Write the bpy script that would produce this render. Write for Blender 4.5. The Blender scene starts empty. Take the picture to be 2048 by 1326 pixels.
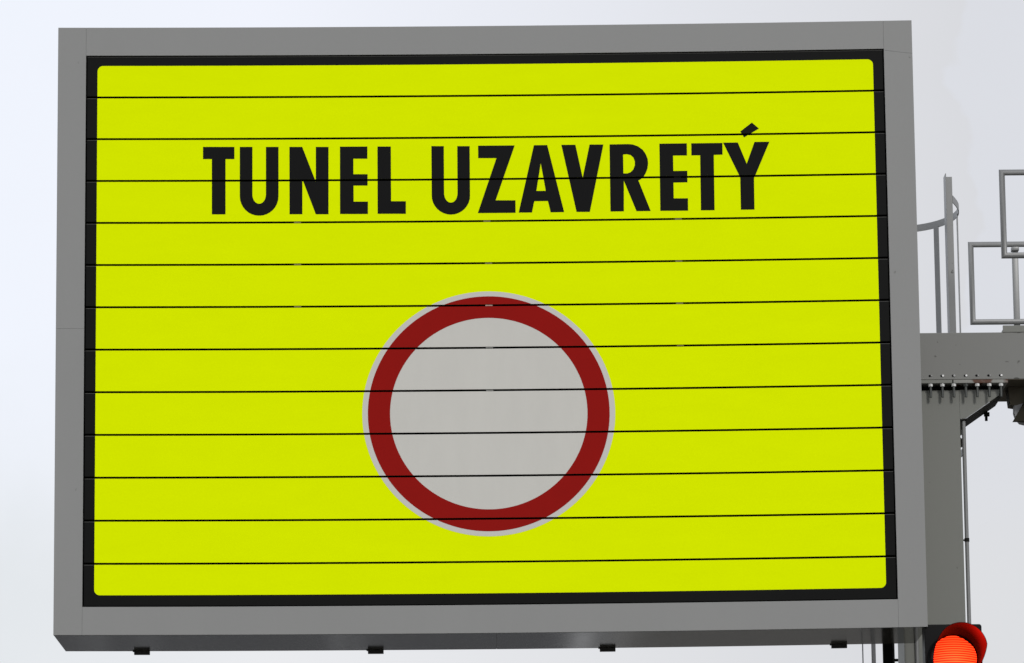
import bpy, bmesh, math, random
from mathutils import Vector, Matrix
from mathutils.geometry import tessellate_polygon
random.seed(7)
S = bpy.context.scene
COL = S.collection
R = math.radians

# ------------------------------------------------------------------ camera
CAM_POS = Vector((-0.0368, -30.7196, 1.5998))      # standing eye height, about 30 m in front of the sign
cam_d = bpy.data.cameras.new('camera')
cam_d.sensor_width = 36.0
cam_d.lens = 163.76
cam_d.clip_start = 0.1
cam_d.clip_end = 5000
cam = bpy.data.objects.new('camera', cam_d)
COL.objects.link(cam)
rot = Matrix.Rotation(-0.00643623, 4, 'Z') @ Matrix.Rotation(0.18755154, 4, 'X') @ Matrix.Rotation(0.01035158, 4, 'Y') @ Matrix.Rotation(R(90), 4, 'X')
cam.matrix_world = Matrix.Translation(CAM_POS) @ rot
S.camera = cam

# ------------------------------------------------------------------ overcast sky
SUN_EL, SUN_AZ = 32.0, 17.0            # degrees; azimuth measured from behind the camera towards the right
w = bpy.data.worlds.new('World'); S.world = w; w.use_nodes = True
nt = w.node_tree; nt.nodes.clear()
N = nt.nodes.new; Lk = nt.links.new
out = N('ShaderNodeOutputWorld'); bg = N('ShaderNodeBackground'); bg.inputs['Strength'].default_value = 0.1
sky = N('ShaderNodeTexSky'); sky.sky_type = 'NISHITA'; sky.sun_disc = False
sky.sun_elevation = R(SUN_EL); sky.sun_rotation = R(180 - SUN_AZ)
tc = N('ShaderNodeTexCoord')
# cloud deck: brighter and bluer towards the left, duller to the right, whiter near the horizon, slow noise
def lin(c): return tuple(((v / 255 + .055) / 1.055) ** 2.4 if v > 10 else v / 3295 for v in c)
sep = N('ShaderNodeSeparateXYZ'); Lk(tc.outputs['Generated'], sep.inputs[0])
nz = N('ShaderNodeTexNoise'); nz.inputs['Scale'].default_value = 16.0; nz.inputs['Detail'].default_value = 5
nz.inputs['Roughness'].default_value = 0.55
Lk(tc.outputs['Generated'], nz.inputs['Vector'])
def ma(op, a, b=None, c=None):
    m = N('ShaderNodeMath'); m.operation = op
    for k, v in enumerate((a, b, c)):
        if v is None: continue
        if isinstance(v, (int, float)): m.inputs[k].default_value = v
        else: Lk(v, m.inputs[k])
    return m.outputs[0]
wob = ma('MULTIPLY_ADD', nz.outputs['Fac'], .05, -.025)
xx = ma('ADD', sep.outputs['X'], wob)
pos = ma('MULTIPLY_ADD', xx, 1 / .3, .5)
def ramp(stops):
    cr = N('ShaderNodeValToRGB'); e = cr.color_ramp.elements
    for k, (x, c) in enumerate(stops):
        el = e[k] if k < 2 else e.new(.5)
        el.position = min(1, max(0, x / .3 + .5)); el.color = (*lin(c), 1)
    cr.color_ramp.interpolation = 'LINEAR'; Lk(pos, cr.inputs[0]); return cr.outputs[0]
up = ramp([(-.106, (242, 246, 255)), (-.045, (242, 245, 254)), (.03, (226, 229, 238)), (.06, (220, 222, 228)), (.105, (218, 219, 223))])
lo = ramp([(-.106, (228, 232, 236)), (-.045, (235, 236, 239)), (.019, (236, 237, 239)), (.06, (222, 223, 226)), (.105, (216, 217, 221))])
zr = N('ShaderNodeMapRange'); zr.interpolation_type = 'SMOOTHSTEP'; zr.inputs['From Min'].default_value = .13; zr.inputs['From Max'].default_value = .185
Lk(ma('ADD', sep.outputs['Z'], wob), zr.inputs['Value'])
mx = N('ShaderNodeMix'); mx.data_type = 'RGBA'; Lk(zr.outputs[0], mx.inputs[0]); Lk(lo, mx.inputs[6]); Lk(up, mx.inputs[7])
sc = N('ShaderNodeVectorMath'); sc.operation = 'SCALE'; Lk(mx.outputs[2], sc.inputs[0])
Lk(ma('MULTIPLY_ADD', nz.outputs['Fac'], .5, 9.75), sc.inputs['Scale'])
mx2 = N('ShaderNodeMix'); mx2.data_type = 'RGBA'; mx2.inputs[0].default_value = 0.98
Lk(sky.outputs[0], mx2.inputs[6]); Lk(sc.outputs[0], mx2.inputs[7])
Lk(mx2.outputs[2], bg.inputs['Color']); Lk(bg.outputs[0], out.inputs['Surface'])

# ------------------------------------------------------------------ veiled sun
sd = bpy.data.lights.new('sun', 'SUN'); sd.energy = 1.32; sd.angle = R(10); sd.color = (1.0, 0.975, 0.94)
so = bpy.data.objects.new('sun', sd); COL.objects.link(so)
ldir = -Vector((math.sin(R(SUN_AZ)) * math.cos(R(SUN_EL)), -math.cos(R(SUN_AZ)) * math.cos(R(SUN_EL)), math.sin(R(SUN_EL))))
so.rotation_euler = ldir.to_track_quat('-Z', 'Y').to_euler()
so.location = (8, -20, 20)
S.view_settings.view_transform = 'Standard'; S.view_settings.look = 'None'
S.view_settings.gamma = 1; S.view_settings.exposure = 0

# ------------------------------------------------------------------ materials
def mat(name, col, rough=0.5, metal=0.0, spec=0.5, vary=0.0, scale=(3, 3, 3), spots=None, bump=0.0, coat=0.0):
    m = bpy.data.materials.new(name); m.use_nodes = True
    t = m.node_tree; b = t.nodes['Principled BSDF']; n = t.nodes.new; l = t.links.new
    b.inputs['Base Color'].default_value = (*col, 1); b.inputs['Roughness'].default_value = rough
    b.inputs['Metallic'].default_value = metal; b.inputs['Specular IOR Level'].default_value = spec
    b.inputs['Coat Weight'].default_value = coat
    c = n('ShaderNodeTexCoord'); mp = n('ShaderNodeMapping'); mp.inputs['Scale'].default_value = scale
    l(c.outputs['Object'], mp.inputs[0])
    cur = None
    if vary:
        nz = n('ShaderNodeTexNoise'); nz.inputs['Scale'].default_value = 1; nz.inputs['Detail'].default_value = 6
        nz.inputs['Roughness'].default_value = 0.62; l(mp.outputs[0], nz.inputs[0])
        r = n('ShaderNodeMapRange'); r.inputs['From Min'].default_value = .25; r.inputs['From Max'].default_value = .75
        r.inputs['To Min'].default_value = 1 - vary; r.inputs['To Max'].default_value = 1 + vary
        l(nz.outputs['Fac'], r.inputs[0])
        x = n('ShaderNodeVectorMath'); x.operation = 'SCALE'; x.inputs[0].default_value = col
        l(r.outputs[0], x.inputs['Scale']); cur = x.outputs[0]
        r2 = n('ShaderNodeMapRange'); r2.inputs['To Min'].default_value = rough * .8; r2.inputs['To Max'].default_value = min(1, rough * 1.25)
        l(nz.outputs['Fac'], r2.inputs[0]); l(r2.outputs[0], b.inputs['Roughness'])
    if spots:                                   # small marks of dirt or rust: (colour, scale, threshold)
        sc, ss, th = spots
        n2 = n('ShaderNodeTexNoise'); n2.inputs['Scale'].default_value = ss; n2.inputs['Detail'].default_value = 3
        l(c.outputs['Object'], n2.inputs[0])
        r = n('ShaderNodeMapRange'); r.inputs['From Min'].default_value = th; r.inputs['From Max'].default_value = th + .06
        l(n2.outputs['Fac'], r.inputs[0])
        k = n('ShaderNodeMix'); k.data_type = 'RGBA'; l(r.outputs[0], k.inputs[0])
        if cur: l(cur, k.inputs[6])
        else: k.inputs[6].default_value = (*col, 1)
        k.inputs[7].default_value = (*sc, 1); cur = k.outputs[2]
    if cur: l(cur, b.inputs['Base Color'])
    if bump:
        n3 = n('ShaderNodeTexNoise'); n3.inputs['Scale'].default_value = 60; l(c.outputs['Object'], n3.inputs[0])
        bp = n('ShaderNodeBump'); bp.inputs['Strength'].default_value = bump; bp.inputs['Distance'].default_value = .01
        l(n3.outputs['Fac'], bp.inputs['Height']); l(bp.outputs[0], b.inputs['Normal'])
    return m

M = {}
M['frame'] = mat('frame_grey_paint', (.261, .2615, .254), .5, spec=.3, vary=.035, scale=(1.3, 1.3, .5), spots=((.17, .17, .16), 14, .73))
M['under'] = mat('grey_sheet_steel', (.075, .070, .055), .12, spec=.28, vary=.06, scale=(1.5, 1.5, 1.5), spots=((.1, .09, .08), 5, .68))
M['slat'] = mat('slat_black', (.0052, .0054, .0050), .5, spec=.08, vary=.15, scale=(2, 2, 2))
M['yellow'] = mat('fluorescent_yellow', (.79, .952, 0.0), .6, spec=.0, vary=.018, scale=(2.5, 2.5, 9))
M['white'] = mat('reflective_white', (.605, .592, .545), .6, spec=.05, vary=.025, scale=(7, 3, 2))
M['red'] = mat('reflective_red', (.285, .0085, .0065), .6, spec=.03, vary=.04, scale=(4, 4, 4))
M['ink'] = mat('letter_black', (.0066, .0066, .0066), .5, spec=.06, vary=.12, scale=(4, 4, 4))
M['cavity'] = mat('cavity_black', (.004, .004, .004), .8, spec=.1)
M['clip'] = mat('clip_plastic', (.42, .27, .22), .5)
M['steel'] = mat('gantry_grey_paint', (.177, .181, .161), .5, vary=.05, scale=(1.8, 1.8, .8), spots=((.10, .10, .085), 17, .72))
M['steel_dirty'] = mat('beam_grey_paint', (.190, .191, .178), .5, vary=.05, scale=(2, 2, 1), spots=((.06, .06, .05), 16, .665))
M['galv'] = mat('galvanised_steel', (.235, .238, .235), .42, metal=.25, vary=.1, scale=(5, 5, 1.2), spots=((.07, .07, .065), 22, .74))
M['nut'] = mat('zinc_nut', (.80, .80, .78), .3, metal=.3)
M['bolt'] = mat('bolt_thread', (.09, .095, .09), .45, metal=.5)
M['rusty'] = mat('rusted_plate', (.26, .26, .24), .6, vary=.08, spots=((.09, .035, .018), 6, .50))
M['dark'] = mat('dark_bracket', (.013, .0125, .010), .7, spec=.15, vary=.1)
M['beam_under'] = mat('beam_underside_brown', (.125, .108, .080), .7, spec=.2, vary=.3, scale=(4, 4, 4))  # browner and darker than the beam's grey sides
M['plate_brown'] = mat('plate_dark_brown', (.030, .027, .019), .7, spec=.1, vary=.2)
M['foot'] = mat('foot_steel', (.05, .05, .045), .6, vary=.1)
M['edge'] = mat('slat_edge_highlight', (.055, .055, .050), .5, spec=.2)  # lighter grey paints the skylight glint along each slat's top bevel
M['clip_olive'] = mat('clip_olive', (.20, .18, .035), .5)
M['clip_grey'] = mat('clip_grey', (.28, .28, .26), .5)
M['pale'] = mat('pale_casing', (.42, .42, .42), .5, vary=.04)
M['housing'] = mat('signal_black_plastic', (.0055, .0052, .0055), .45, spec=.12, vary=.1)
M['visor'] = mat('visor_red_tinted_black', (.013, .0012, .0018), .5, spec=.02)  # black plastic with the lamp's red glow tinted into its base colour
M['asphalt'] = mat('asphalt', (.05, .05, .051), .85, vary=.15, scale=(.6, .6, .6), bump=.3)
M['verge'] = mat('gravel_verge', (.075, .07, .06), .95, vary=.3, scale=(2, 2, 2), bump=.5)
M['paint'] = mat('road_marking', (.62, .62, .60), .7, vary=.06)
M['kerb'] = mat('kerb_concrete', (.32, .31, .29), .85, vary=.12)
M['lens_off'] = mat('unlit_lens', (.03, .018, .01), .2, coat=.5)

def lens_mat():
    m = bpy.data.materials.new('lit_red_lens'); m.use_nodes = True
    t = m.node_tree; b = t.nodes['Principled BSDF']; n = t.nodes.new; l = t.links.new
    b.inputs['Base Color'].default_value = (.5, .01, .005, 1); b.inputs['Roughness'].default_value = .6; b.inputs['Specular IOR Level'].default_value = .1
    c = n('ShaderNodeTexCoord'); sp = n('ShaderNodeSeparateXYZ'); l(c.outputs['Object'], sp.inputs[0])
    # horizontal ribs of the lens: 16 mm pitch
    s = n('ShaderNodeMath'); s.operation = 'MULTIPLY'; s.inputs[1].default_value = 2 * math.pi / .0158
    x2 = n('ShaderNodeMath'); x2.operation = 'MULTIPLY'; l(sp.outputs['X'], x2.inputs[0]); l(sp.outputs['X'], x2.inputs[1])
    zz = n('ShaderNodeMath'); zz.operation = 'MULTIPLY_ADD'; zz.inputs[1].default_value = .40; l(x2.outputs[0], zz.inputs[0]); l(sp.outputs['Z'], zz.inputs[2])
    l(zz.outputs[0], s.inputs[0])
    si = n('ShaderNodeMath'); si.operation = 'SINE'; l(s.outputs[0], si.inputs[0])
    h = n('ShaderNodeMapRange'); h.inputs['From Min'].default_value = -.5; h.inputs['From Max'].default_value = .6; l(si.outputs[0], h.inputs[0])
    g = n('ShaderNodeVectorMath'); g.operation = 'DISTANCE'; l(c.outputs['Object'], g.inputs[0]); g.inputs[1].default_value = (.01, -.03, -.015)
    d = n('ShaderNodeMapRange'); d.inputs['From Min'].default_value = 0; d.inputs['From Max'].default_value = .16
    d.inputs['To Min'].default_value = 1; d.inputs['To Max'].default_value = .35; l(g.outputs['Value'], d.inputs[0])
    mu = n('ShaderNodeMath'); mu.operation = 'MULTIPLY'; l(h.outputs[0], mu.inputs[0]); l(d.outputs[0], mu.inputs[1])
    st = n('ShaderNodeMath'); st.operation = 'MULTIPLY_ADD'; st.inputs[1].default_value = 8.5; st.inputs[2].default_value = .5
    l(mu.outputs[0], st.inputs[0])
    b.inputs['Emission Color'].default_value = (1, .030, .0055, 1)
    l(st.outputs[0], b.inputs['Emission Strength'])
    return m
M['lens'] = lens_mat()

# ------------------------------------------------------------------ helpers
def tag(o, label=None, cat=None, group=None, kind=None):
    if label: o['label'] = label
    if cat: o['category'] = cat
    if group: o['group'] = group
    if kind: o['kind'] = kind
    return o
def thing(name, label, cat, loc=(0, 0, 0), group=None):
    o = bpy.data.objects.new(name, None); COL.objects.link(o); o.location = loc; o.empty_display_size = .2
    return tag(o, label, cat, group)
class B:
    """collects shapes into one mesh"""
    def __init__(s): s.b = bmesh.new()
    def box(s, x0, x1, y0, y1, z0, z1, bev=0.0, seg=2, mi=0):
        t = bmesh.new(); bmesh.ops.create_cube(t, size=1)
        for v in t.verts:
            v.co = Vector(((x0 + x1) / 2 + v.co.x * (x1 - x0), (y0 + y1) / 2 + v.co.y * (y1 - y0), (z0 + z1) / 2 + v.co.z * (z1 - z0)))
        if bev: bmesh.ops.bevel(t, geom=t.edges[:], offset=bev, segments=seg, profile=.5, affect='EDGES')
        s.add(t, mi); return s
    def prism(s, poly, a0, a1, axis='y', bev=0.0, mi=0):
        """poly: 2D points; extruded along axis ('y': pts are x,z; 'z': x,y; 'x': y,z)"""
        t = bmesh.new()
        f = {'y': lambda p, a: (p[0], a, p[1]), 'z': lambda p, a: (p[0], p[1], a), 'x': lambda p, a: (a, p[0], p[1])}[axis]
        v0 = [t.verts.new(f(p, a0)) for p in poly]; v1 = [t.verts.new(f(p, a1)) for p in poly]
        t.faces.new(v0); t.faces.new(v1[::-1])
        n = len(poly)
        for i in range(n): t.faces.new((v0[i], v1[i], v1[(i + 1) % n], v0[(i + 1) % n]))
        bmesh.ops.recalc_face_normals(t, faces=t.faces)
        if bev: bmesh.ops.bevel(t, geom=t.edges[:], offset=bev, segments=2, profile=.5, affect='EDGES')
        s.add(t, mi); return s
    def tube(s, p0, p1, r, seg=16, r1=None, mi=0):
        p0, p1 = Vector(p0), Vector(p1); d = p1 - p0
        t = bmesh.new(); bmesh.ops.create_cone(t, cap_ends=True, segments=seg, radius1=r, radius2=r if r1 is None else r1, depth=d.length)
        bmesh.ops.transform(t, matrix=Matrix.Translation((p0 + p1) / 2) @ d.to_track_quat('Z', 'Y').to_matrix().to_4x4(), verts=t.verts)
        s.add(t, mi); return s
    def sweep(s, path, prof, closed=False, frame=None, mi=0):
        """prof: 2D points (side, up) swept along a planar path; frame(i)->(side, up) unit vectors"""
        t = bmesh.new(); rings = []
        for i, p in enumerate(path):
            a, b = frame(i); rings.append([t.verts.new(Vector(p) + a * u + b * v) for u, v in prof])
        n = len(prof); m = len(path)
        for i in range(m if closed else m - 1):
            A, C = rings[i], rings[(i + 1) % m]
            for j in range(n): t.faces.new((A[j], A[(j + 1) % n], C[(j + 1) % n], C[j]))
        if not closed: t.faces.new(rings[0][::-1]); t.faces.new(rings[-1])
        s.add(t, mi); return s
    def flat(s, polys, y, mi=0):
        """flat sheet facing the camera side (-y) from outline + holes (x, z)"""
        t = bmesh.new(); pl = [[Vector((x, z, 0)) for x, z in p] for p in polys]
        vs = [t.verts.new((v.x, y, v.y)) for p in pl for v in p]
        for a, b, c in tessellate_polygon(pl):
            try: t.faces.new((vs[a], vs[b], vs[c]))
            except ValueError: pass
        s.add(t, mi, False); return s
    def add(s, t, mi=0, recalc=True):
        if recalc: bmesh.ops.recalc_face_normals(t, faces=t.faces)
        if mi is not None:
            for f in t.faces: f.material_index = mi
        me = bpy.data.meshes.new('tmp'); t.to_mesh(me); t.free(); s.b.from_mesh(me); bpy.data.meshes.remove(me)
    def cut(s, co, no, ci=False, co_=False):
        g = s.b.verts[:] + s.b.edges[:] + s.b.faces[:]
        bmesh.ops.bisect_plane(s.b, geom=g, dist=1e-6, plane_co=co, plane_no=no, clear_inner=ci, clear_outer=co_)
    def xcuts(s, step=.29):
        for k in range(-10, 11): s.cut((k * step, 0, 0), (1, 0, 0))
        return s
    def map(s, f):
        for v in s.b.verts: v.co = f(v.co)
        return s
    def face_front(s):
        s.b.normal_update()
        for f in s.b.faces:
            if f.normal.y > 0: f.normal_flip()
        return s
    def build(s, name, mats, parent=None, smooth=False, label=None):
        me = bpy.data.meshes.new(name); s.b.to_mesh(me); s.b.free()
        for m in (mats if isinstance(mats, (list, tuple)) else [mats]): me.materials.append(m)
        o = bpy.data.objects.new(name, me); COL.objects.link(o); o.parent = parent
        if smooth:
            for p in me.polygons: p.use_smooth = True
            try: me.set_sharp_from_angle(angle=R(35))
            except Exception: pass
        if label: o['label'] = label
        return o
def rel(bld, org):
    org = Vector(org); return bld.map(lambda c: c - org)

LET=[('T of TUNEL',[[(-1.916,1.2446),(-1.7036,1.2439),(-1.7035,1.1595),(-1.7636,1.1597),(-1.7631,0.7775),(-1.8551,0.7778),(-1.8558,1.16),(-1.9158,1.1602)]]),('U of TUNEL',[[(-1.6671,1.2438),(-1.6669,0.902),(-1.6644,0.8758),(-1.6569,0.8506),(-1.6448,0.8274),(-1.6286,0.807),(-1.6088,0.7903),(-1.5862,0.7778),(-1.5617,0.7701),(-1.5363,0.7674),(-1.5108,0.7699),(-1.4863,0.7774),(-1.4638,0.7897),(-1.444,0.8063),(-1.4277,0.8265),(-1.4156,0.8496),(-1.4082,0.8748),(-1.4056,0.9009),(-1.4054,1.2427),(-1.4903,1.2431),(-1.4904,0.9101),(-1.4928,0.8944),(-1.4973,0.8798),(-1.5045,0.8673),(-1.5138,0.8578),(-1.5246,0.8518),(-1.5363,0.8498),(-1.5479,0.8519),(-1.5587,0.858),(-1.5681,0.8676),(-1.5752,0.8802),(-1.5797,0.8948),(-1.5817,0.9104),(-1.5817,1.2435)]]),('N of TUNEL',[[(-1.3316,1.2424),(-1.2449,1.242),(-1.1536,0.9993),(-1.153,1.2415),(-1.0672,1.241),(-1.0685,0.7752),(-1.1541,0.7757),(-1.2444,1.0186),(-1.2448,0.7761),(-1.3313,0.7766)]]),('E of TUNEL',[[(-0.9899,1.2423),(-0.8045,1.2421),(-0.8049,1.1576),(-0.8993,1.1582),(-0.8997,1.0509),(-0.8036,1.0503),(-0.804,0.9717),(-0.8991,0.9723),(-0.8987,0.8614),(-0.8023,0.8607),(-0.8027,0.7753),(-0.9906,0.7765)]]),('L of TUNEL',[[(-0.7363,1.2416),(-0.6457,1.241),(-0.646,0.8623),(-0.5462,0.8616),(-0.5467,0.7748),(-0.7372,0.7762)]]),('U of UZAVRETÝ',[[(-0.3715,1.2418),(-0.3713,0.9016),(-0.3699,0.8755),(-0.3626,0.8504),(-0.3508,0.8272),(-0.3347,0.8068),(-0.3151,0.79),(-0.2927,0.7775),(-0.2684,0.7697),(-0.243,0.7669),(-0.2176,0.7693),(-0.1931,0.7766),(-0.1705,0.7888),(-0.1506,0.8052),(-0.1343,0.8254),(-0.1221,0.8484),(-0.1144,0.8734),(-0.113,0.8994),(-0.1127,1.2396),(-0.1964,1.2403),(-0.1972,0.909),(-0.1998,0.8934),(-0.2043,0.879),(-0.2114,0.8666),(-0.2207,0.8571),(-0.2313,0.8512),(-0.2428,0.8493),(-0.2542,0.8514),(-0.2648,0.8575),(-0.2738,0.8671),(-0.2808,0.8796),(-0.2851,0.8941),(-0.2881,0.9097),(-0.2874,1.2411)]]),('Z',[[(-0.0556,1.2422),(0.1922,1.2416),(0.0598,0.8628),(0.1934,0.8615),(0.1934,0.7752),(-0.0614,0.7758),(0.0677,1.1548),(-0.0555,1.1559)]]),('A',[[(0.3222,1.2418),(0.4124,1.2418),(0.5214,0.7768),(0.4302,0.7764),(0.4131,0.8546),(0.3205,0.8543),(0.3043,0.7764),(0.2143,0.7765)],[(0.3672,1.1164),(0.3989,0.925),(0.3355,0.9247)]]),('V',[[(0.5078,1.2425),(0.6031,1.2419),(0.6495,1.0131),(0.6989,1.2426),(0.7925,1.2415),(0.6948,0.7762),(0.6049,0.7772)]]),('R',[[(0.8339,1.2415),(0.9589,1.2426),(0.9932,1.2391),(1.0274,1.2255),(1.0571,1.2031),(1.0781,1.172),(1.0904,1.1388),(1.093,1.108),(1.0886,1.0729),(1.076,1.0401),(1.0606,1.0139),(1.0411,0.9979),(1.0259,0.9893),(1.1054,0.7777),(1.0098,0.7776),(0.9273,0.9892),(0.9242,0.7774),(0.8338,0.7776)],[(0.9248,1.1704),(0.9493,1.1727),(0.9749,1.1667),(0.994,1.1488),(1.0035,1.1223),(1.0031,1.0959),(0.9928,1.0675),(0.9753,1.0479),(0.9516,1.0394),(0.925,1.0397)]]),('E of UZAVRETÝ',[[(1.1715,1.2426),(1.3571,1.2427),(1.357,1.1586),(1.2625,1.159),(1.2629,1.0521),(1.3573,1.0518),(1.3568,0.9727),(1.2624,0.9718),(1.2623,0.8625),(1.3583,0.8621),(1.3581,0.7766),(1.1705,0.7778)]]),('T of UZAVRETÝ',[[(1.3872,1.2423),(1.5982,1.242),(1.5975,1.1606),(1.5382,1.1601),(1.5368,0.7772),(1.4447,0.7776),(1.4459,1.1583),(1.3866,1.1587)]]),('Ý',[[(1.603,1.2438),(1.7025,1.2434),(1.7598,1.0951),(1.8155,1.2458),(1.9161,1.2453),(1.8148,1.0103),(1.8071,0.9951),(1.8062,0.7776),(1.7144,0.778),(1.7142,0.9965),(1.7057,1.0196)],[(1.8003,1.3809),(1.8473,1.3382),(1.7455,1.2785),(1.7204,1.3197)]])]

# ------------------------------------------------------------------ ground and road
g = B(); g.box(-1500, 1500, -1500, 1500, -.5, 0); tag(g.build('ground', M['verge']), kind='structure')
g = B(); g.box(-10.2, 2.0, -400, 900, -.3, .004); tag(g.build('road', M['asphalt']), kind='structure')
for i, x in enumerate((-9.8, -6.05, -2.3, 1.55)):
    g = B()
    if i in (0, 3): g.box(x - .12, x + .12, -400, 900, .0042, .008)
    else:
        for k in range(-30, 70): g.box(x - .075, x + .075, k * 12, k * 12 + 6, .0042, .008)
    tag(g.build('lane_marking', M['paint']), kind='structure')
for x0, x1 in ((-10.4, -10.2), (2.0, 2.2)):
    g = B(); g.box(x0, x1, -400, 900, -.2, .13, bev=.015); tag(g.build('kerb', M['kerb']), kind='structure')

# ------------------------------------------------------------------ the message sign (local origin: centre of its front)
ZC = 7.485
HW, HH, D = 2.9, 2.0745, .9116
IL, IR, IT, IB = -2.71, 2.7064, 1.8791, -1.8872
SAG = .01374
def sag(c): return Vector((c.x, c.y, c.z + SAG * (c.x / 2.9) ** 2 - SAG))
sign = thing('message_sign', 'large grey framed yellow slatted board with black lettering over a red ring', 'road sign', (0, 0, ZC))
def fin(b): return b.xcuts().map(sag)

# housing: box behind the front frame, bottom sheet in two lengths
b = B()
b.box(-HW + .003, -HW + .006, .03, D, -HH + .004, HH - .003); b.box(HW - .006, HW - .003, .03, D, -HH + .004, HH - .003)
b.box(-HW + .003, HW - .003, .03, D, HH - .006, HH - .003); b.box(-HW + .007, HW - .007, D - .004, D - .001, -HH + .007, HH - .007)
fin(b).build('housing', M['frame'], sign)
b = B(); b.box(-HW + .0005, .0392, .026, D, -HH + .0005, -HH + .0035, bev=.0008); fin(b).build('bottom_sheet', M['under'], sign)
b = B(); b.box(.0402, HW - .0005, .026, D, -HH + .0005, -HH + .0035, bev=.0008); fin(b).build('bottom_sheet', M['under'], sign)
b = B(); b.box(IL - .05, IR + .05, .30, .31, IB - .05, IT + .05)
for x0, x1, z0, z1 in ((IL - .02, IL - .003, IB, IT), (IR + .003, IR + .02, IB, IT), (IL, IR, IT + .003, IT + .02), (IL, IR, IB - .02, IB - .003)):
    b.box(x0, x1, .0255, .30, z0, z1)
fin(b).build('cavity_lining', M['cavity'], sign)
for xa in (-2.431, -.838, .743, 2.323):
    b = B(); b.box(xa, xa + .107, D - .035, D - .004, -HH - .026, -HH - .0005, bev=.002)
    b.box(xa - .010, xa, D - .03, D - .006, -HH - .006, -HH - .0005, bev=.001)
    fin(b).build('mounting_foot', M['foot'], sign)

# front frame panels, butt jointed
t = .0004
def panel(poly): fin(B().prism(poly, 0, .025, bev=.0007)).build('frame_panel', M['frame'], sign)
zl = -.0065
panel([(-HW, zl + t), (IL - t, zl + t), (IL - t, HH), (-HW, HH)])
panel([(-HW, -HH), (IL - t, -HH), (IL - t, zl - t), (-HW, zl - t)])
za, zb = 1.868, 1.842
panel([(IR + t, za + .0005), (HW, zb + .0005), (HW, HH), (IR + t, HH)])
panel([(IR + t, -HH), (HW, -HH), (HW, zb - .0005), (IR + t, za - .0005)])
panel([(IL + t, IT), (IR - t, IT), (IR - t, HH), (IL + t, HH)])
panel([(IL + t, -HH), (IR - t, -HH), (IR - t, IB), (IL + t, IB)])

# thirteen rotating slats
ROWS = 13; RH = (IT - IB) / ROWS; YF = .010; HG = .0058
def band(k): return IT - (k + 1) * RH + HG, IT - k * RH - HG      # z range of slat k
YX0, YX1, YZ0, YZ1, YR = -2.632, 2.631, -1.808, 1.8088, .038
yf = []
for cx, cz, a0 in ((YX1 - YR, YZ1 - YR, 0), (YX0 + YR, YZ1 - YR, 90), (YX0 + YR, YZ0 + YR, 180), (YX1 - YR, YZ0 + YR, 270)):
    for i in range(9):
        a = R(a0 + i * 90 / 8); yf.append((cx + YR * math.cos(a), cz + YR * math.sin(a)))
def clip(b, z0, z1):
    b.cut((0, 0, z0), (0, 0, -1), co_=True); b.cut((0, 0, z1), (0, 0, 1), co_=True); return b
xs = [IL + .009 + (IR - IL - .018) * i / 20 for i in range(21)]
for k in range(ROWS):
    z0, z1 = band(k); h = z1 - z0; zm = (z0 + z1) / 2; rr = .0042
    pr = []
    for i in range(5):
        a = R(90 * i / 4); pr.append((YF + rr - rr * math.sin(a), z1 - rr + rr * math.cos(a)))
    for i in range(5):
        a = R(90 * i / 4); pr.append((YF + rr - rr * math.cos(a), z0 + rr - rr * math.sin(a)))
    pr += [(YF + .02, z0 + .006), (YF + h * .80, zm - .02), (YF + h * .80, zm + .02), (YF + .02, z1 - .006)]
    b = B(); t_ = bmesh.new(); rings = [[t_.verts.new((x, y, z)) for y, z in pr] for x in xs]
    for A, C in zip(rings, rings[1:]):
        for j in range(len(pr)):
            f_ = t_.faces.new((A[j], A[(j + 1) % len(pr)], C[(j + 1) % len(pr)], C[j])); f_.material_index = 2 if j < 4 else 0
    t_.faces.new(rings[0]); t_.faces.new(rings[-1][::-1]); b.add(t_, None)
    y = B(); y.flat([yf], YF - .0008, mi=1); clip(y, z0 + .0012, z1 - .0012); y.xcuts(); y.face_front(); b.add(y.b, 1, False)
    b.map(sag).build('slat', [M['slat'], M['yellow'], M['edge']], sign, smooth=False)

def on_slats(src, y, thick_name, m, parent, label=None, layers=1):
    """a printed shape lying on the slats, cut through where the gaps run"""
    zs = [z for p in src for _, z in p]; b = B()
    for k in range(ROWS):
        z0, z1 = band(k)
        if z1 < min(zs) or z0 > max(zs): continue
        c = B(); c.flat(src, y); clip(c, z0 + .0012, z1 - .0012)
        if len(c.b.faces): b.add(c.b, 0, False)
        else: c.b.free()
    b.xcuts().face_front().map(sag)
    return b.build(thick_name, m, parent, label=label)
def ell(rx, rz, n=160): return [(.0 + rx * math.cos(2 * math.pi * i / n), -.595 + rz * math.sin(2 * math.pi * i / n)) for i in range(n)]
disc = on_slats([ell(.846, .831)], YF - .0016, 'no_entry_symbol', M['white'], sign, 'round white panel with a red ring')
on_slats([ell(.8090, .7975), ell(.6607, .6500)], YF - .0024, 'red_ring', M['red'], disc)
for nm, polys in LET:
    if nm == 'Ý':
        b = B()
        for p in polys:
            zs = [q[1] for q in p]
            for k in range(ROWS):
                z0, z1 = band(k)
                if z1 < min(zs) or z0 > max(zs): continue
                c = B(); c.flat([p], YF - .0018); clip(c, z0 + .0012, z1 - .0012); b.add(c.b, 0, False)
        b.xcuts().face_front().map(sag).build('letter', M['ink'], sign, label='black letter Ý with slanted accent')
    else: on_slats(polys, YF - .0018, 'letter', M['ink'], sign, 'black letter ' + nm + ('' if ' of ' in nm else ' of UZAVRETÝ'))
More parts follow.
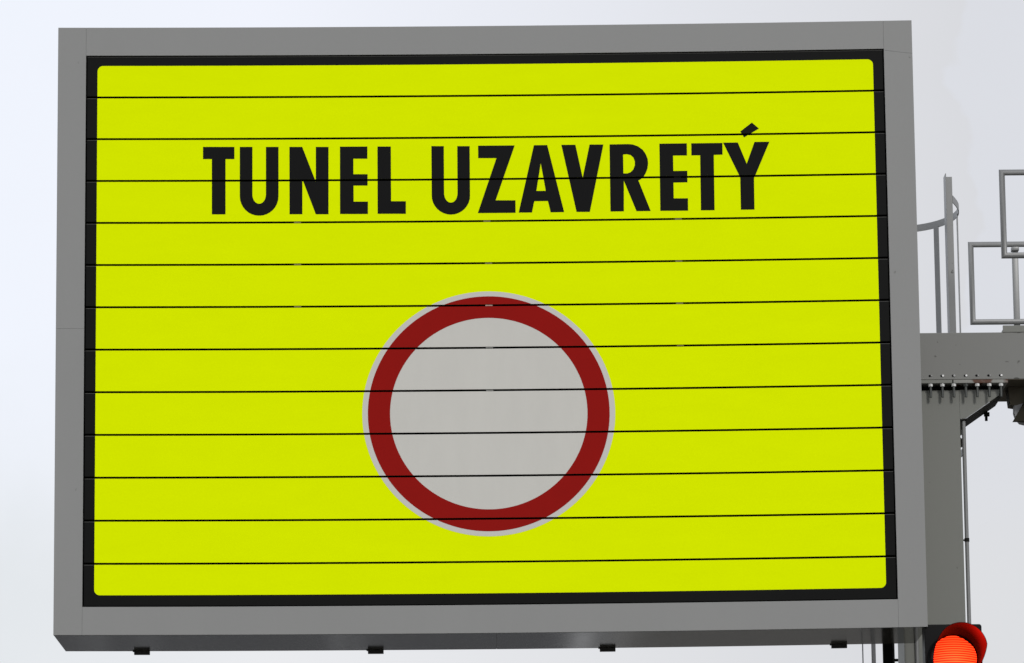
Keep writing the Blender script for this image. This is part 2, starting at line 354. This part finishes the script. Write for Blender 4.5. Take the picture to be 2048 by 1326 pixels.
# small spacer clips caught in the gaps
for k, xl in ((4, (-1.278, .0, 1.29)), (5, (-1.278, .008, 1.29)), (6, (-1.278, .008, 1.29)), (7, (.008, 1.29)), (3, (1.29,)), (8, (.008,))):
    for x in xl:
        z = IT - k * RH; h = .0030 if k in (3, 7, 8) else .0046
        b = B(); b.box(x - .024, x + .024, YF + .002, YF + .02, z - h, z + h, bev=.0008)
        b.box(x - .010, x + .018, YF + .001, YF + .004, z - h * .8, z + h * .2, bev=.0005)
        fin(b).build('spacer_clip', M['slat'] if k == 3 else M['clip'] if (k == 6 and x == .008) else M['clip_grey'] if (k > 6 and x == .008) else M['clip_olive'], sign)
# sealing edge and mounting brackets to the beam behind
for xa in (-2.378, -.785, .797, 2.377):
    b = B(); b.box(xa - .05, xa + .05, D + .0005, 1.049, -.6, .3, bev=.004); fin(b).build('rear_bracket', M['dark'], sign)

# ------------------------------------------------------------------ gantry
GO = (3.07, 1.4, 0)
gan = thing('sign_gantry', 'grey steel column and box beam standing behind the right edge of the yellow board', 'gantry', GO)
def gb(b, name, m, parent=gan, **k): return rel(b, GO).build(name, m, parent, **k)
gb(B().prism([(2.84, .16), (3.2670, .16), (3.2670, 7.196), (2.84, 7.196)], 1.10, 1.60, bev=.003), 'column', M['steel'])
gb(B().box(2.90, 3.50, 1.19, 1.58, 7.1965, 7.2332), 'neck_shade_strip', M['dark'])  # near-black strip imitates the deep shade under the cap plates
gb(B().box(2.66, 3.48, .95, 1.82, .13, .16, bev=.004).box(2.62, 3.52, .9, 1.87, 0, .13, bev=.01), 'base_plate', M['kerb'])
beam = gb(B().box(-2.6, 7.0, 1.05, 1.95, 7.262, 7.592, bev=.003), 'beam', M['steel_dirty'])
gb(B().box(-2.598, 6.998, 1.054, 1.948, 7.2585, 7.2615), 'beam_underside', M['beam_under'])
# cap plates bolted under the beam
gb(B().box(2.83, 3.214, 1.032, 1.64, 7.2335, 7.2570, bev=.002), 'cap_plate', M['steel'])
gb(B().box(3.222, 3.60, 1.032, 1.64, 7.2335, 7.2570, bev=.002), 'cap_plate', M['rusty'], label='rusted cap plate beside the column top')
# haunch: web plate in front, sloping flange beneath
gb(B().prism([(3.2682, 7.198), (3.548, 7.198), (3.5424, 7.158), (3.3107, 6.9995), (3.2682, 6.9925)], 1.104, 1.114, bev=.0005), 'gusset', M['steel'])
gb(B().prism([(3.2685, 6.982), (3.3127, 6.986), (3.566, 7.160), (3.574, 7.2332), (3.5495, 7.2332), (3.5440, 7.157), (3.3120, 6.998), (3.2685, 6.9915)], 1.107, 1.56, bev=.0005), 'haunch_flange', M['dark'])
gb(B().tube((3.493, 1.50, 7.045), (3.493, 1.50, 7.13), .010).tube((3.497, 1.5, 7.078), (3.497, 1.5, 7.105), .022, seg=6), 'bolt', M['dark'])
for i, x in enumerate((3.064, 3.146, 3.225, 3.308, 3.388, 3.471, 3.552)):
    bl = gb(B().tube((x, 1.0505, 7.140), (x, 1.0505, 7.2332), .0095, seg=14).tube((x, 1.0505, 7.136), (x, 1.0505, 7.140), .007, seg=14, r1=.0095), 'bolt', M['bolt'], smooth=True)
    n = gb(B().tube((x, 1.0505, 7.2135), (x, 1.0505, 7.2330), .0165, seg=6).tube((x, 1.0505, 7.2125), (x, 1.0505, 7.2135), .013, seg=12), 'nut', M['bolt'] if i == 3 else M['nut'], bl)
    n.location = (0, 0, 0)
    gb(B().tube((x - .004, 1.0494, 7.288), (x - .004, 1.053, 7.288), .0085, seg=10), 'bolt_hole', M['cavity'], beam)
    gb(B().tube((x + (.006 if i in (1, 2, 3, 6) else .009), 1.044, 7.289), (x + (.006 if i in (1, 2, 3, 6) else .009), 1.0493, 7.289), .0072 if i in (1, 2, 3, 6) else .004, seg=8), 'bolt_tip', M['nut'] if i in (1, 3, 6) else M['pale'], beam)
# things slung under the beam at the right edge of the picture
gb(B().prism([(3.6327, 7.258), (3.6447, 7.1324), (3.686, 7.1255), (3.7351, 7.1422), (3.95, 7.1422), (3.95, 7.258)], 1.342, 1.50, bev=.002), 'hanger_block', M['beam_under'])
gb(B().prism([(3.655, 7.005), (4.3, 7.003), (4.3, 7.258), (3.809, 7.258)], 1.30, 1.33, bev=.002), 'hanger_plate', M['plate_brown'])
gb(B().prism([(3.673, 7.1433), (3.6711, 7.0761), (3.6799, 7.0474), (3.7106, 7.0039), (3.7798, 6.9862), (3.9033, 6.996), (3.9033, 7.1433)], 1.345, 1.42, bev=.004), 'junction_box', M['pale'])
# walkway on top of the beam, starting right of the ladder
gb(B().box(3.577, 6.9, 1.046, 1.054, 7.5925, 7.640, bev=.001).box(3.577, 6.9, 1.054, 3.65, 7.5925, 7.612, bev=.001), 'walkway_deck', M['steel'])
for x in (4.2, 5.6, 6.8): gb(B().box(x, x + .08, 1.951, 3.6, 7.50, 7.5915, bev=.002), 'deck_joist', M['steel'])

# ------------------------------------------------------------------ pipe beside the column
PO = (3.30, 1.2, 0)
pp = thing('conduit_pipe', 'slim round grey pipe running down the right side of the thick column', 'pipe', PO)
rel(B().tube((3.2937, 1.13, .1), (3.2937, 1.13, 6.982), .0140, seg=24), PO).build('pipe', M['galv'], pp, smooth=True)
for z in (6.150, 3.9, 1.6):
    rel(B().tube((3.2937, 1.13, z - .012), (3.2937, 1.13, z + .012), .0175, seg=20).box(3.2674, 3.288, 1.122, 1.138, z - .006, z + .004, bev=.001), PO).build('pipe_clamp', M['dark'], pp)
for z0, z1 in ((6.80, 6.86), (6.885, 6.99)):
    rel(B().box(3.2674, 3.2785, 1.12, 1.15, z0, z1, bev=.001), PO).build('pipe_bracket', M['dark'], pp)
CO = (2.93, 1.13, 0)
cc = thing('cable_conduit', 'thin shiny conduit on the column seen just under the bottom right corner of the board', 'pipe', CO)
rel(B().tube((2.9250, 1.085, .1), (2.9250, 1.085, 5.9), .0125, seg=20), CO).build('pipe', M['galv'], cc, smooth=True)
for z in (5.8, 3.0, 1.0): rel(B().tube((2.9250, 1.085, z), (2.9250, 1.085, z + .02), .0155, seg=20), CO).build('pipe_clamp', M['dark'], cc)

# ------------------------------------------------------------------ caged ladder behind the beam
LO = (3.05, 2.07, 0)
lad = thing('caged_ladder', 'grey steel ladder with curved hoops rising behind the beam and the board', 'ladder', LO)
def lb(b, name, m=M['galv'], parent=lad, **k): return rel(b, LO).build(name, m, parent, **k)
lb(B().box(3.306, 3.357, 2.050, 2.056, .02, 8.925, bev=.001).box(3.300, 3.3055, 1.956, 2.10, .02, 8.93, bev=.001), 'stile')
lb(B().box(2.772, 2.842, 2.050, 2.056, .02, 8.925, bev=.001).box(2.8425, 2.848, 1.956, 2.10, .02, 8.93, bev=.001), 'stile', M['dark'])
z = 5.432 - .28 * 18
while z < 7.5:
    lb(B().box(2.849, 3.2995, 2.062, 2.088, z - .009, z + .009, bev=.003), 'rung', M['dark']); z += .28
hp = []
for i in range(41):
    u = i / 40; 
    if u < .2: s_ = u / .2; hp.append((3.357 + .083 * math.sin(s_ * math.pi / 2), 2.055 + .445 * s_))
    elif u > .8: s_ = (1 - u) / .2; hp.append((2.743 - .083 * math.sin(s_ * math.pi / 2), 2.055 + .445 * s_))
    else:
        a = (u - .2) / .6 * math.pi; hp.append((3.05 + .39 * math.cos(a), 2.50 + .60 * math.sin(a)))
def hoopframe(i):
    a = Vector(hp[max(i - 1, 0)]); c = Vector(hp[min(i + 1, 40)]); d = (c - a).normalized()
    return Vector((d.y, -d.x, 0)), Vector((0, 0, 1))
for zc in (8.762, 7.70, 7.0, 5.0, 3.95, 2.9):
    lb(B().sweep([(x, y, zc) for x, y in hp], [(-.003, -.026), (.003, -.026), (.003, .026), (-.003, .026)], frame=hoopframe), 'hoop')
for i, wd in ((8, .05), (14, .055), (20, .05), (26, .055), (32, .05)):
    x, y = hp[i]; s_, _ = hoopframe(i); d = Vector((-s_.y, s_.x, 0)); c = Vector((x, y, 0)) - s_ * .007
    q = [c + d * wd / 2 + s_ * .003, c - d * wd / 2 + s_ * .003, c - d * wd / 2 - s_ * .003, c + d * wd / 2 - s_ * .003]
    lb(B().prism([(v.x, v.y) for v in q], 2.9, 8.745, axis='z'), 'cage_bar')

# ------------------------------------------------------------------ guard rails on the walkway
def rail(x0, y, z0, z1, label, posts, zb):
    o = thing('guard_rail', label, 'railing', (x0 + .8, y, zb), 'tubular guard rails of the walkway')
    x1 = x0 + 1.65; r = .021; pts = [(x0 + r, z0 + r), (x1 - r, z0 + r), (x1 - r, z1 - r), (x0 + r, z1 - r)]
    prof = [(r * math.cos(2 * math.pi * k / 16 + .2) , r * math.sin(2 * math.pi * k / 16 + .2)) for k in range(16)]
    q2 = math.sqrt(2); dirs = [(-1, -1), (1, -1), (1, 1), (-1, 1)]
    b = B().sweep([(px, y, pz) for px, pz in pts], [(u, v) for u, v in prof], closed=True,
                  frame=lambda i: (Vector((dirs[i][0], 0, dirs[i][1])), Vector((0, 1, 0))))
    rel(b, (x0 + .8, y, zb)).build('rail_frame', M['galv'], o, smooth=True)
    for px in posts:
        rel(B().box(px - .0225, px + .0225, y + .002, y + .045, zb + .012, z1 - 2 * r - .0005, bev=.006).box(px - .028, px + .028, y - .02, y + .05, z1 - 2 * r - .03, z1 - 2 * r - .0007, bev=.004)
            .box(px - .06, px + .06, y - .03, y + .05, zb, zb + .012, bev=.002), (x0 + .8, y, zb)).build('post', M['galv'], o, smooth=True)
    return o
rail(3.586, 1.085, 8.122, 8.757, 'nearer tubular grey guard rail panel, upper one cut off by the right picture edge', (4.0, 5.0), 7.613)
rail(3.618, 3.55, 8.122, 8.757, 'farther tubular grey guard rail panel, lower one next to the ladder bars', (3.972, 5.0), 7.613)

# ------------------------------------------------------------------ traffic signal
sig = thing('traffic_signal', 'black traffic signal with lit red lamp under a round visor below the board', 'traffic light', (3.069, 0, 5.200))
SR = Matrix.Rotation(R(4.8), 4, 'Z') @ Matrix.Rotation(R(-7.0), 4, 'X')
sig.rotation_euler = (0, 0, 0)
def turn(b): return b.map(lambda c: SR @ c)
def sb(b, name, m, parent=sig, sm=False, **k): return b.build(name, m, parent, smooth=sm, **k)
# rounded-top housing
pts = []
W2, HT, RC = .190, .228, .018
for cx, a0 in ((W2 - RC, 0), (-W2 + RC, 90)):
    for i in range(9):
        a = R(a0 + i * 90 / 8); pts.append((cx + RC * math.cos(a), HT - RC + RC * math.sin(a)))
pts += [(-W2, -.93), (W2, -.93)]
sb(B().prism(pts, .02, .20, bev=.006), 'housing', M['housing'])
def dome(cx, cz, r, depth, y0):
    t = bmesh.new(); n = 48; rings = []
    for j in range(1, 9):
        rr = r * j / 8; y = y0 - depth * (1 - (j / 8) ** 2)
        rings.append([t.verts.new((cx + rr * math.cos(2 * math.pi * k / n), y, cz + rr * math.sin(2 * math.pi * k / n))) for k in range(n)])
    c = t.verts.new((cx, y0 - depth, cz))
    for k in range(n): t.faces.new((c, rings[0][(k + 1) % n], rings[0][k]))
    for A, C in zip(rings, rings[1:]):
        for k in range(n): t.faces.new((A[k], A[(k + 1) % n], C[(k + 1) % n], C[k]))
    b = B(); b.add(t, 0, False); b.face_front(); return b
def visor(cz, m, r0=.156, r1=.163, L=.335):
    """hood: full round above, sides cut back towards the bottom"""
    t = bmesh.new(); n = 56; nl = 8; V = []
    for k in range(n + 1):
        th = -math.pi * .22 + (math.pi * 1.44) * k / n        # from lower right over the top to lower left
        s = max(0.0, math.sin(th)); th0 = .10 if math.cos(th) > 0 else .55; cut = L * max(.12, 1 - .62 * max(0, (-math.sin(th) + th0)) / (.75 if math.cos(th) > 0 else .8))
        col = []
        for j in range(nl + 1):
            u = j / nl; r = r0 + (r1 - r0) * u
            col.append([(r * math.cos(th), .02 - cut * u, cz + r * math.sin(th)), ((r + .0035) * math.cos(th), .02 - cut * u, cz + (r + .0035) * math.sin(th))])
        V.append([[t.verts.new(p) for p in c] for c in col])
    for k in range(n):
        for j in range(nl):
            for q in (0, 1): t.faces.new((V[k][j][q], V[k + 1][j][q], V[k + 1][j + 1][q], V[k][j + 1][q]))
        t.faces.new((V[k][nl][0], V[k + 1][nl][0], V[k + 1][nl][1], V[k][nl][1]))
    for k in (0, n):
        for j in range(nl): t.faces.new((V[k][j][0], V[k][j][1], V[k][j + 1][1], V[k][j + 1][0]))
    b = B(); b.add(t); return b
for i, cz in enumerate((0, -.355, -.71)):
    # the red lamp is lit, the ones below it are dark
    def tz(b, cz=cz): return b.map(lambda c: Vector((0, 0, cz)) + (SR @ c))
    v = sb(tz(visor(0, None)), 'visor', M['visor'], sm=True)
    ring = B(); t_ = bmesh.new(); bmesh.ops.create_cone(t_, cap_ends=False, segments=48, radius1=.175, radius2=.160, depth=.03)
    bmesh.ops.transform(t_, matrix=Matrix.Translation((0, .012, 0)) @ Matrix.Rotation(R(90), 4, 'X'), verts=t_.verts); ring.add(t_)
    sb(tz(ring), 'lens_bezel', M['housing'], sm=True)
    le = dome(0, 0, .1516, .022, .0)
    o = sb(le, 'lens', M['lens'] if i == 0 else M['lens_off'], sm=True)
    o.location = (0, 0, cz); o.rotation_euler = SR.to_euler()
# added spot in front of the lit lens, aimed right to redden the hood's inside
bd = bpy.data.lights.new('hood_fill_spot', 'SPOT'); bd.energy = 52; bd.color = (1, .012, .006); bd.spot_size = R(104); bd.spot_blend = 1.0; bd.shadow_soft_size = 0
bo = bpy.data.objects.new('hood_fill_spot', bd); COL.objects.link(bo); bo.parent = sig
bo.location = SR @ Vector((-.07, -.035, -.03)); bo.rotation_euler = (SR @ Vector((.55, -1, .0))).to_track_quat('-Z', 'Y').to_euler()
# pole and arms that carry the head
sb(B().tube((-.02, .33, -5.2), (-.02, .33, .05), .05, seg=28), 'pole', M['galv'], sm=True)
for z in (0, -.75): sb(B().box(-.05, .01, .20, .30, z - .02, z + .03, bev=.004), 'bracket', M['housing'])
